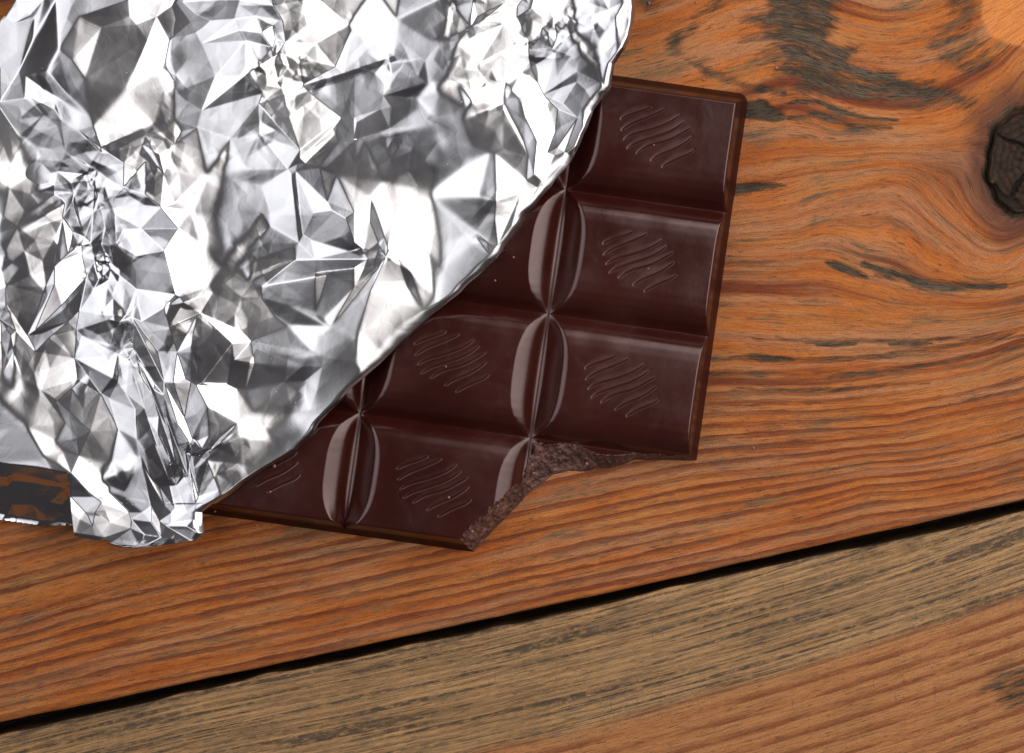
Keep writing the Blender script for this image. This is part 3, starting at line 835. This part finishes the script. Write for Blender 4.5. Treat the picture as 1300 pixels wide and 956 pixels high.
# engraved wave emblem, strokes in pixels about the middle of a segment (x right, y down, photo frame)
EMBLEM = [[(-48,-24),(-36,-30),(-22,-34),(-8,-40)], [(-47,-10),(-34,-19),(-12,-27),(9,-37)], [(-44,2),(-34,-5),(-6,-12),(14,-20),(28,-30)],
          [(-40,13),(-30,6),(-8,-1),(16,-9),(34,-22)], [(-28,19),(-14,9),(12,3),(30,-7),(42,-14)], [(-10,28),(2,20),(24,12),(43,-2)], [(4,36),(20,27),(38,20),(46,14)]]
def chaikin(p, n=2):
    for _ in range(n):
        q = [p[0]]
        for a, b in zip(p, p[1:]):
            q += [(a[0]*.75+b[0]*.25, a[1]*.75+b[1]*.25), (a[0]*.25+b[0]*.75, a[1]*.25+b[1]*.75)]
        p = q + [p[-1]]
    return p
EMB = [np.array(chaikin(s)) for s in EMBLEM]
def emblem_depth(dx, dy):
    out = np.zeros(dx.shape)
    for s in EMB:
        yc = np.interp(dx, s[:, 0], s[:, 1], left=1e3, right=1e3)
        u = (dx - s[0, 0]) / (s[-1, 0] - s[0, 0])
        width = 9.0 * np.clip(np.sin(np.pi * np.clip(u * .9 + .06, 0, 1)), 0, 1) ** .6
        d = yc - dy                                    # above the stroke line
        ends = np.clip(np.sin(np.pi * np.clip(u, 0, 1)) * 3.5, 0, 1)
        dep = np.where(d >= 0, .42 * np.clip(1 - d / np.maximum(width, .5), 0, 1), .42 * np.clip(1 + d / 1.0, 0, 1)) + 1.5 * np.exp(-(d / 1.2) ** 2) * ends
        # the left end of a stroke is cut off square
        out = np.maximum(out, np.where((u > 0) & (u < 1), dep, 0))
    return out

rngc = np.random.default_rng(21)
def table(xp, fp, sm):
    x = np.linspace(xp[0], xp[-1], 2001); y = np.interp(x, xp, fp); n = max(3, int(sm / (x[1] - x[0])) | 1)
    for _ in range(2): y = np.convolve(np.pad(y, n // 2, mode='reflect', reflect_type='odd'), np.ones(n) / n, 'valid')
    return x, y
TOP_T = table([0, 1.6, 4, 9, 16, 24, 34, 46, 60, 80], [22.5, 21.8, 19.6, 14.2, 8.4, 4.2, 1.6, .4, 0, 0], 4.0)
LEFT_T = table([0, .05, .11, .18, .32, .46, .60, .8, .90, .96, 1], [0, .010, .045, .14, .40, .61, .74, .895, .958, .988, 1], .10)
RIGHT_T = table([0, .05, .10, .16, .80, .86, .93, 1], [0, .008, .03, .09, .91, .955, .988, 1], .07)
def v_wall(d):
    # curved flank of the lengthwise grooves: flat floor line, steep, then a lip
    return np.interp(d, [0, 2.2, 4.2, 7, 15, 20, 36, 60, 120], [0, .25, 1.2, 3.6, 11.5, 14.6, 22.0, 36, 80])
def bar_height(E1, E2, seed):
    g1 = np.abs((E1 + PITCH1 / 2) % PITCH1 - PITCH1 / 2); g1 = np.where(E1 > PITCH1 / 2, 999, g1)
    g2 = np.minimum(np.minimum(np.abs(E2 + PITCH2), np.abs(E2)), np.abs(E2 - PITCH2))
    top = HT - np.interp(g2, *TOP_T)
    edges = np.array([E2_MIN + 8, -PITCH2, 0, PITCH2, E2_MAX - 8])
    ri_ = np.clip(np.searchsorted(edges, E2) - 1, 0, 3)
    u = np.clip(np.abs((E2 - edges[ri_]) / (edges[ri_ + 1] - edges[ri_]) * 2 - 1), 0, 1)
    w = np.maximum(34.0 * (1 - u ** 2.9) ** .70, .4)            # almond shaped lengthwise grooves
    f = np.clip(g1 / w, 0, 1)
    prof = np.interp(f, *LEFT_T)
    right = ((E1 + PITCH1 / 2) % PITCH1) > PITCH1 / 2          # the flank right of the groove is steeper with a narrow lip
    prof = np.where(right, np.interp(f, *RIGHT_T), prof)
    zb = np.minimum(ZG, top - .4)
    z = np.where(f < 1, zb + (top - zb) * prof, top)
    z = z - .6 * np.clip(1 - g1 / 1.2, 0, 1)                      # mould line where two segments meet
    # outer flanks with rounded corners
    R = 13.0
    sx = E1_MAX - E1; sy = np.minimum(E2 - E2_MIN, E2_MAX - E2)
    s = np.where((sx < R) & (sy < R), R - np.hypot(R - sx, R - sy), np.minimum(sx, sy))
    side = np.interp(s, [-20, 0, 4, 16, 40], [-52, -1, 12, 44, 110])
    z = smin(z, side, 5.0)
    # emblem on every segment
    ci = np.floor(E1 / PITCH1); ri = np.where(E2 < -PITCH2, -2, np.floor(E2 / PITCH2))
    c1 = (ci + .5) * PITCH1 - np.where(ci >= 0, 1.0, 0); c2 = (ri + .5) * PITCH2
    le1, le2 = E1 - c1, E2 - c2
    dx = le1 * BC - le2 * BS + 2; dy = le1 * BS + le2 * BC
    ed = .62 * emblem_depth(dx, dy); z = z - ed
    z += smooth_noise(E1.shape, 7, np.random.default_rng(seed)) * .14
    # the break
    X, Y = bar_to_px(E1, E2)
    d = seg_dist(X, Y, BREAK)
    poly = BREAK + [(1000, -900), (-1200, -900), (-1200, 760)]
    d = np.where(in_poly(X, Y, poly), d, -d)
    sl = np.interp(X, [590, 640, 660, 672, 735, 750, 800, 870], [1.9, 1.95, 1.5, .70, .62, 1.3, 2.6, 4.0])
    near = d < 90
    rough = np.zeros(X.shape)
    if near.any():
        rg = np.random.default_rng(seed + 100)
        rough = smooth_noise(X.shape, 26, rg) * 1.8 + smooth_noise(X.shape, 60, rg) * 1.3 + smooth_noise(X.shape, 110, rg) * .7
    zf = sl * d + np.maximum(d - np.interp(X, [660, 690, 735, 760], [200, 37, 36, 20]), 0) * 4 + rough * np.clip(d / 6, 0.2, 1) - np.where(d < 0, 3, 0)
    frac = zf < z - .3
    z = np.minimum(z, zf)
    flank = np.clip((14 - s) / 6, 0, 1) * .7
    return z, frac, np.maximum(np.clip(ed / .8, 0, 1), flank), ed > .015

def choc_material(name, rough):
    m, nt, b = new_mat(name); n = N(nt); c = n.coord()
    if not rough:
        big = n.noise(c, 60, 4, .55); fine = n.noise(c, 1500, 3, .6)
        col = n.mix(n.ss(big, .35, .7), (.0245, .0042, .0028), (.034, .0066, .0044))
        smudge = n.ss(n.noise(n.vscale(c, (1, 1, 1), (.7, .2, 0)), 130, 6, .7, .8), .52, .70)
        col = n.mix(n.math('MULTIPLY', smudge, .06), col, (.075, .034, .028))
        speck = n.ss(n.voro(c, 420), .055, .02, 0, .35)
        col = n.mix(speck, col, (.10, .045, .035))
        nt.links.new(col, b.inputs['Base Color'])
        mark = n.attr('mark')
        nt.links.new(n.math('ADD', n.ss(n.noise(c, 110, 5, .6), .3, .75, .14, .25), n.math('ADD', n.math('MULTIPLY', mark, .45), n.math('MULTIPLY', smudge, .06))), b.inputs['Roughness'])
        nt.links.new(n.ss(mark, .15, .6, .70, .12), b.inputs['Specular IOR Level']); b.inputs['Specular Tint'].default_value = (1.0, .80, .78, 1)
        nt.links.new(n.bump(n.math('ADD', n.math('MULTIPLY', big, 1.0), n.math('MULTIPLY', fine, .05)), .25, .0004), b.inputs['Normal'])
    else:
        a = n.math('ADD', n.math('MULTIPLY', n.noise(c, 1000, 5, .7), .6), n.math('MULTIPLY', n.noise(c, 260, 3, .6), .4)); v = n.voro(c, 900)
        col = n.ramp(a, [(.32, (.026, .011, .009)), (.5, (.085, .037, .029)), (.60, (.17, .08, .06)), (.70, (.38, .19, .13))])
        nt.links.new(col, b.inputs['Base Color']); b.inputs['Roughness'].default_value = .6
        b.inputs['Specular IOR Level'].default_value = .4
        nt.links.new(n.bump(n.math('ADD', a, n.math('MULTIPLY', v, .5)), .6, .0005), b.inputs['Normal'])
    return m
MAT_CHOC = choc_material('dark_chocolate', False)
MAT_BREAK = choc_material('broken_chocolate', True)

bar_loc = W(*bar_to_px(-110, 0), 0)
bar = empty('chocolate_bar', bar_loc, 'dark chocolate bar with wave marked squares and a bitten off corner, half under the foil', 'chocolate bar')
cuts1 = [E1_MAX + 4, 0.0, -PITCH1, -2 * PITCH1, -3 * PITCH1]
cuts2 = [E2_MIN - 4, -PITCH2, 0.0, PITCH2, E2_MAX + 4]
for ci in range(4):
    for ri in range(4):
        hidden = (ci == 3) or (ci == 2 and ri < 2)
        if ci == 3 and ri < 3: continue            # deep under the foil
        st = 0.95 if not hidden else 1.6
        a1, b1 = cuts1[ci + 1], cuts1[ci]; a2, b2 = cuts2[ri], cuts2[ri + 1]
        n1, n2 = int((b1 - a1) / st) + 1, int((b2 - a2) / st) + 1
        e1 = np.linspace(a1, b1, n1); e2 = np.linspace(a2, b2, n2)
        E1, E2 = np.meshgrid(e1, e2)
        Z, frac, mark, emb = bar_height(E1, E2, 50 + ci * 7 + ri)
        if not (Z > 0).any(): continue
        X, Y = bar_to_px(E1, E2)
        # the top of the bar is a little nearer to the lens than the table: keep its drawn size
        Zc = np.maximum(Z, -2.0)
        k = 1 - np.clip(Zc, 0, 60) / CAM_D * 0.6
        V = np.stack([(X - CX) * S, (CY - Y) * S, Zc * S], -1)
        g2, g1 = np.gradient(Z, e2, e1)
        gx = g1 * BC - g2 * BS; gy = g1 * BS + g2 * BC
        nrm = np.stack([-gx, gy, np.ones_like(gx)], -1); nrm /= np.linalg.norm(nrm, axis=-1, keepdims=True)
        V = V.reshape(-1, 3) - np.array(bar_loc); nrm = nrm.reshape(-1, 3)
        F = grid_faces(n2, n1)
        zf = Z.ravel()[F]; keep = (zf > 0).any(1); fm = frac.ravel()[F].sum(1) >= 2
        em = (emb.ravel()[F].sum(1) >= 2) & keep & ~fm; main = F[keep & ~fm & ~em]; wave = F[em]; brk = F[keep & fm]
        seg = None
        if len(main) > 400:
            v2, f2, nn, mk = compact(V, main, nrm, mark.ravel()); seg = link_mesh('segment', v2, f2, MAT_CHOC, bar, normals=nn, attrs={'mark': ('FLOAT', mk)})
            if len(wave) > 60:
                v2, f2, nn, mk = compact(V, wave, nrm, mark.ravel()); link_mesh('wave_mark', v2, f2, MAT_CHOC, seg, normals=nn, attrs={'mark': ('FLOAT', mk)})
        elif len(main):
            brk = F[keep]
        if len(brk) > 30:
            v2, f2, nn = compact(V, brk, nrm)
            if seg is not None and len(main) > 4000: link_mesh('broken_face', v2, f2, MAT_BREAK, seg)
            else:
                if seg is not None:
                    o = link_mesh('broken_face', v2, f2, MAT_BREAK, seg); seg['label'] = 'rough stub of the broken off segment'
                else:
                    o = link_mesh('segment', v2, f2, MAT_BREAK, bar); o['label'] = 'rough stub of the broken off segment'
        if seg is not None and ri == 3 and ci == 1: seg['label'] = 'segment with its lower corner snapped off'
# ------------------------------------------------------------------ foil wrapper: mesh
def foil_material():
    m, nt, b = new_mat('aluminium_foil'); n = N(nt); c = n.coord()
    b.inputs['Metallic'].default_value = 1.0
    big = n.noise(c, 45, 4, .6); fine = n.noise(c, 900, 4, .65)
    streak = n.noise(n.vscale(c, (160, 2200, 1)), 1.0, 2, .5)
    col = n.mix(n.ss(big, .35, .7), (.52, .51, .53), (.60, .59, .595))
    speck = n.ss(n.voro(n.vscale(c, (1, 1, 1), (.2, .1, 0)), 330), .05, .025, 0, .6)
    nt.links.new(col, b.inputs['Base Color'])
    rg = n.math('ADD', n.ss(big, .3, .75, .18, .27), n.math('MULTIPLY', speck, .3))
    nt.links.new(rg, b.inputs['Roughness'])
    wr = n.noise(c, 240, 4, .55, 1.2)
    ridg = n.math('ABSOLUTE', n.math('SUBTRACT', n.noise(n.vscale(c, (1, 1, 1), (.5, .3, 0)), 170, 3, .5, .6), .5))
    h = n.math('ADD', n.math('MULTIPLY', wr, .12), n.math('MULTIPLY', fine, .04))
    h = n.math('ADD', h, n.math('MULTIPLY', streak, .02))
    h = n.math('ADD', h, n.math('MULTIPLY', n.ss(ridg, 0, .05), .03))
    nt.links.new(n.bump(h, .35, .00022), b.inputs['Normal'])
    return m
MAT_FOIL = foil_material()

fxs, fys, FH, _, _ = solve_foil()
def sample(field, X, Y):
    tx = np.clip((X - fxs[0]) / (fxs[1] - fxs[0]), 0, len(fxs) - 1.001); ty = np.clip((Y - fys[0]) / (fys[1] - fys[0]), 0, len(fys) - 1.001)
    ix, iy = tx.astype(int), ty.astype(int); u, v = tx - ix, ty - iy
    def row(yy):
        yy = np.clip(yy, 0, field.shape[0] - 1)
        g = lambda k: field[yy, np.clip(ix + k, 0, field.shape[1] - 1)]
        w = (-.5*u**3+u**2-.5*u, 1.5*u**3-2.5*u**2+1, -1.5*u**3+2*u**2+.5*u, .5*u**3-.5*u**2)
        return sum(w[k + 1] * g(k) for k in (-1, 0, 1, 2))
    w = (-.5*v**3+v**2-.5*v, 1.5*v**3-2.5*v**2+1, -1.5*v**3+2*v**2+.5*v, .5*v**3-.5*v**2)
    return sum(w[k + 1] * row(iy + k) for k in (-1, 0, 1, 2))

FOIL_BASE = 51.0
def foil_left(y): return np.interp(y, [-80, -20, 0, 8, 27, 60, 720], [70, 34, 20, 15, 0, -72, -72])
def foil_right(y): return np.interp(y, FOIL_EDGE_Y, FOIL_EDGE_X)
FN = .5
rngf = np.random.default_rng(3)
foil = empty('foil_wrapper', W(300, 300, 0), 'crumpled silver aluminium foil wrapper folded back over the chocolate bar', 'foil wrapper')
f0 = np.array(W(300, 300, 0))

CORNER_OUT = [(88,631),(104,629),(130,622),(300,590),(300,660),(258,662),(259,677),(250,687),(228,691),(205,694),(178,697),(150,696),(136,692),(138,687),(123,687),(94,681)]
WOB = smooth_noise((len(fys), len(fxs)), 14, rngf) * 3; WCR = crease_noise(*np.meshgrid(fxs, fys), rngf, 52, 1.8, 14, 3)
def flap_facets():
    rg = np.random.default_rng(31); p = fill_points(rg, [], 17.0, -85, 125, 545, 690, 5000, False)
    p, t = triangulate(p); return raster(p, t, rg.normal(0, 3.4, len(p)), fxs, fys)
WFA = gauss(flap_facets(), .8)
def foil_height(X, Y, flap=False):
    h = sample(FH, X, Y)
    e1, e2 = px_to_bar(X, Y)
    sh = np.clip((X - 85) / 3, 0, 1) * (not flap); sh = sh * sh * (3 - 2 * sh) * 75
    wob = sample(WOB, X, Y)
    base = FOIL_BASE - np.interp(e2 - sh + wob, [288, 302, 348, 356, 420], [0, 5, 47, 49.5, 50])
    wall = np.clip((e2 - sh - 285) / 20, 0, 1)
    over = np.clip((e2 - 306) / 55, 0, 1) * np.clip((X - 84) / 6, 0, 1) * (not flap)
    z = base + (h + 16) * (1 - .5 * wall) + 4 * over
    z += sample(WCR, X, Y) * wall * ((X < 88) | flap)
    z += sample(WFA, X, Y) * np.clip((e2 - 296) / 8, 0, 1) * ((X < 88) | flap)
    return np.maximum(z, np.where(e2 - sh < 290, FOIL_BASE + .5 - 8 * over + 1.5 * np.tanh((z - FOIL_BASE + 6 * over) / 6), 1.2))

def build_sheet():
    st = 1.0
    ys = np.arange(-66, 700, st); ny = len(ys); nx = int(890 / st)
    l, r = foil_left(ys), foil_right(ys) + (smooth_noise((1, ny), 60, rngf)[0] * .9 + smooth_noise((1, ny), 22, rngf)[0] * 1.6) * (ys < 640)
    t = np.linspace(0, 1, nx)
    X = l[:, None] + t[None] * (r - l)[:, None]; Y = np.repeat(ys[:, None], nx, 1)
    Z = foil_height(X, Y)
    # rolled lip along the free edge, just clear of the chocolate
    dE = (r[:, None] - X) * .72
    lw = 8 + 5 * smooth_noise((1, ny), 18, rngf)[0][:, None]
    lip = np.clip(1 - dE / np.clip(lw, 4, 22), 0, 1)
    e1, e2 = px_to_bar(X, Y)
    near = np.clip(1 - dE / 45, 0, 1) ** 1.2 * (Y < 640)
    Z = Z * (1 - FN * near) + (FOIL_BASE + 16) * FN * near
    Z = Z - lip ** 2.4 * 6.0
    k = 1 - Z / CAM_D
    V = np.stack([(X - CX) * k * S, (CY - Y) * k * S, Z * S], -1)
    du = np.gradient(V, axis=1); dv = np.gradient(V, axis=0)
    nrm = np.cross(dv, du); nrm /= np.linalg.norm(nrm, axis=-1, keepdims=True) + 1e-12
    if nrm[..., 2].mean() < 0: nrm = -nrm
    F = grid_faces(ny, nx)
    inc = in_poly(X, Y, CORNER_OUT)
    left = (X < 88) & (e2 < 298)
    body = ((X >= 88) & ((e2 < 316) | inc)) 
    ok_all = (left | body | inc).ravel()[F].all(1)
    xs_ = X.ravel()[F]; split = (xs_.min(1) < 88) & (xs_.max(1) >= 88) & (Y.ravel()[F].min(1) > 629)
    ok_all &= ~split
    corner = (X >= 88) & (Y > 632 - (X - 88) * .04) & inc & (X < 262)
    fc = corner.ravel()[F].all(1) & ok_all
    Vf, Nf = V.reshape(-1, 3) - f0, nrm.reshape(-1, 3)
    for name, sel in (('top_sheet', ok_all & ~fc), ('folded_corner', fc)):
        v2, f2, nn = compact(Vf, F[sel], Nf)
        link_mesh(name, v2, f2, MAT_FOIL, foil, normals=nn)
    # side flap: the sheet turns down over the long side of the bar and runs on under the folded corner
    gx, gy = np.meshgrid(np.arange(-72, 112, 1.0), np.arange(560, 668, 1.0))
    gz = foil_height(gx, gy, True); ge = px_to_bar(gx, gy)[1]; gk = 1 - gz / CAM_D
    gz = gz - .6 * (gx > 84) - 3 * np.clip((gx - 84) / 10, 0, 1)
    VV = np.stack([(gx - CX) * gk * S, (CY - gy) * gk * S, gz * S], -1)
    n2 = np.cross(np.gradient(VV, axis=0), np.gradient(VV, axis=1)); n2 /= np.linalg.norm(n2, axis=-1, keepdims=True) + 1e-12
    if n2[..., 2].mean() < 0: n2 = -n2
    FF = grid_faces(*gx.shape); okf = ((ge > 297) & (ge < 357)).ravel()[FF].all(1)
    v2, f2, nn = compact(VV.reshape(-1, 3) - f0, FF[okf], n2.reshape(-1, 3))
    link_mesh('side_flap', v2, f2, MAT_FOIL, foil, normals=nn)
    # hem: the sheet turns under itself along the diagonal edge
    sel = np.where(ys < 640)[0]
    E = V[sel, -1]
    tang = np.gradient(E[:, :2], axis=0); tang /= np.linalg.norm(tang, axis=1, keepdims=True)
    inn = np.stack([tang[:, 1], -tang[:, 0]], -1)
    if inn[:, 0].mean() > 0: inn = -inn
    prof = [(0, 0), (-.9, -1.0), (-1.1, -2.4), (-.4, -4.0), (2.0, -5.2), (7, -6.0), (14, -6.4)]
    P = [np.c_[E[:, :2] + inn * a * S, np.maximum(E[:, 2] + b * S, 1.0 * S)] for a, b in prof]
    P = np.stack(P, 1); nn, mm = P.shape[:2]
    link_mesh('folded_edge', P.reshape(-1, 3) - f0, grid_faces(nn, mm), MAT_FOIL, foil)
build_sheet()

# ------------------------------------------------------------------ chocolate crumbs
def crumb_mesh(rg, r):
    import bmesh
    bm = bmesh.new(); bmesh.ops.create_icosphere(bm, subdivisions=2, radius=r)
    for v in bm.verts: v.co *= rg.uniform(.7, 1.25); v.co.z *= .8
    me = bpy.data.meshes.new('chocolate_crumb'); bm.to_mesh(me); bm.free(); return me
mcr, ntc, bcr = new_mat('chocolate_crumb'); bcr.inputs['Base Color'].default_value = (.30, .13, .085, 1); bcr.inputs['Roughness'].default_value = .55
ncr = N(ntc); ntc.links.new(ncr.ramp(ncr.noise(ncr.coord(), 2500, 2), [(.3, (.16, .06, .04)), (.7, (.42, .20, .13))]), bcr.inputs['Base Color'])
rgc = np.random.default_rng(77)
def bar_z(x, y):
    e1, e2 = px_to_bar(np.array([[x, x], [x, x]], float), np.array([[y, y], [y, y]], float))
    return float(bar_height(e1, e2, 50)[0][0, 0])
protos = []
for k in range(5):
    me = crumb_mesh(rgc, 1.0); me.materials.append(mcr); protos.append(me)
CRUMBS = [
 ('wood', 894, 101, 1.7, 'pale chocolate crumb on the wood just above the top edge of the bar'),
 ('wood', 986, 86, 2.0, 'pale chocolate crumb lying in the dark charred patch of the orange plank'),
 ('wood', 957, 569, 1.6, 'tiny chocolate crumb on striped orange wood close to the unbroken lower corner of the bar'),
 ('wood', 326, 667, 1.6, 'tiny chocolate crumb touching the lower edge of the bar beside the foil corner'),
 ('wood', 1092, 413, 1.1, 'tiny chocolate crumb on bare orange wood below the long black streak'),
 ('wood', 884, 3, 1.6, 'pale crumb on bare orange wood between the foil tip and the charred streak'),
 ('wood', 824, 4, 1.8, 'pinkish crumb on the wood touching the upper tip of the foil'),
 ('bar', 352, 590, 2.2, 'large pinkish crumb on the chocolate directly at the foil edge'),
 ('bar', 275, 648, 1.5, 'small crumb on the chocolate where foil and lower bar edge meet'),
 ('bar', 347, 622, 1.3, 'small crumb on the lowest chocolate square that is mostly under the foil'),
 ('bar', 652, 328, 1.3, 'upper of the two tiny crumbs between the foil edge and the long groove'),
 ('bar', 629, 357, 1.2, 'lower of the two tiny crumbs between the foil edge and the long groove'),
 ('bar', 567, 465, 1.2, 'tiny crumb inside the wave emblem of the square beside the foil'),
 ('bar', 571, 629, 1.4, 'tiny crumb on the wave emblem of the square with the bitten corner'),
 ('bar', 828, 187, 1.0, 'tiny crumb on the wave emblem of the topmost square at the rounded corner'),
 ('bar', 821, 342, 1.0, 'tiny crumb on the wave emblem of the square just below the corner square'),
 ('bar', 600, 672, 1.9, 'crumb clinging to the broken edge at the tip of the bitten corner'),
 ('bar', 632, 640, 1.6, 'crumb clinging to the middle of the broken edge below the wave emblem'),
 ('bar', 678, 600, 1.7, 'crumb on the rough broken stub beside the end of the groove'),
 ('bar', 745, 588, 2.2, 'pinkish crumb at the thin far end of the broken edge'),
]
for k, (where, x, y, r, lab) in enumerate(CRUMBS):
    z = r * .5 if where == 'wood' else bar_z(x, y) + r * .45
    o = bpy.data.objects.new('chocolate_crumb', protos[k % 5]); COL.objects.link(o)
    o.location = W(x, y, z); o.scale = (r * S,) * 3; o.rotation_euler = (0, 0, rgc.uniform(0, 6.28))
    o['label'] = lab; o['group'] = 'chocolate crumbs'
    o['category'] = 'crumb'
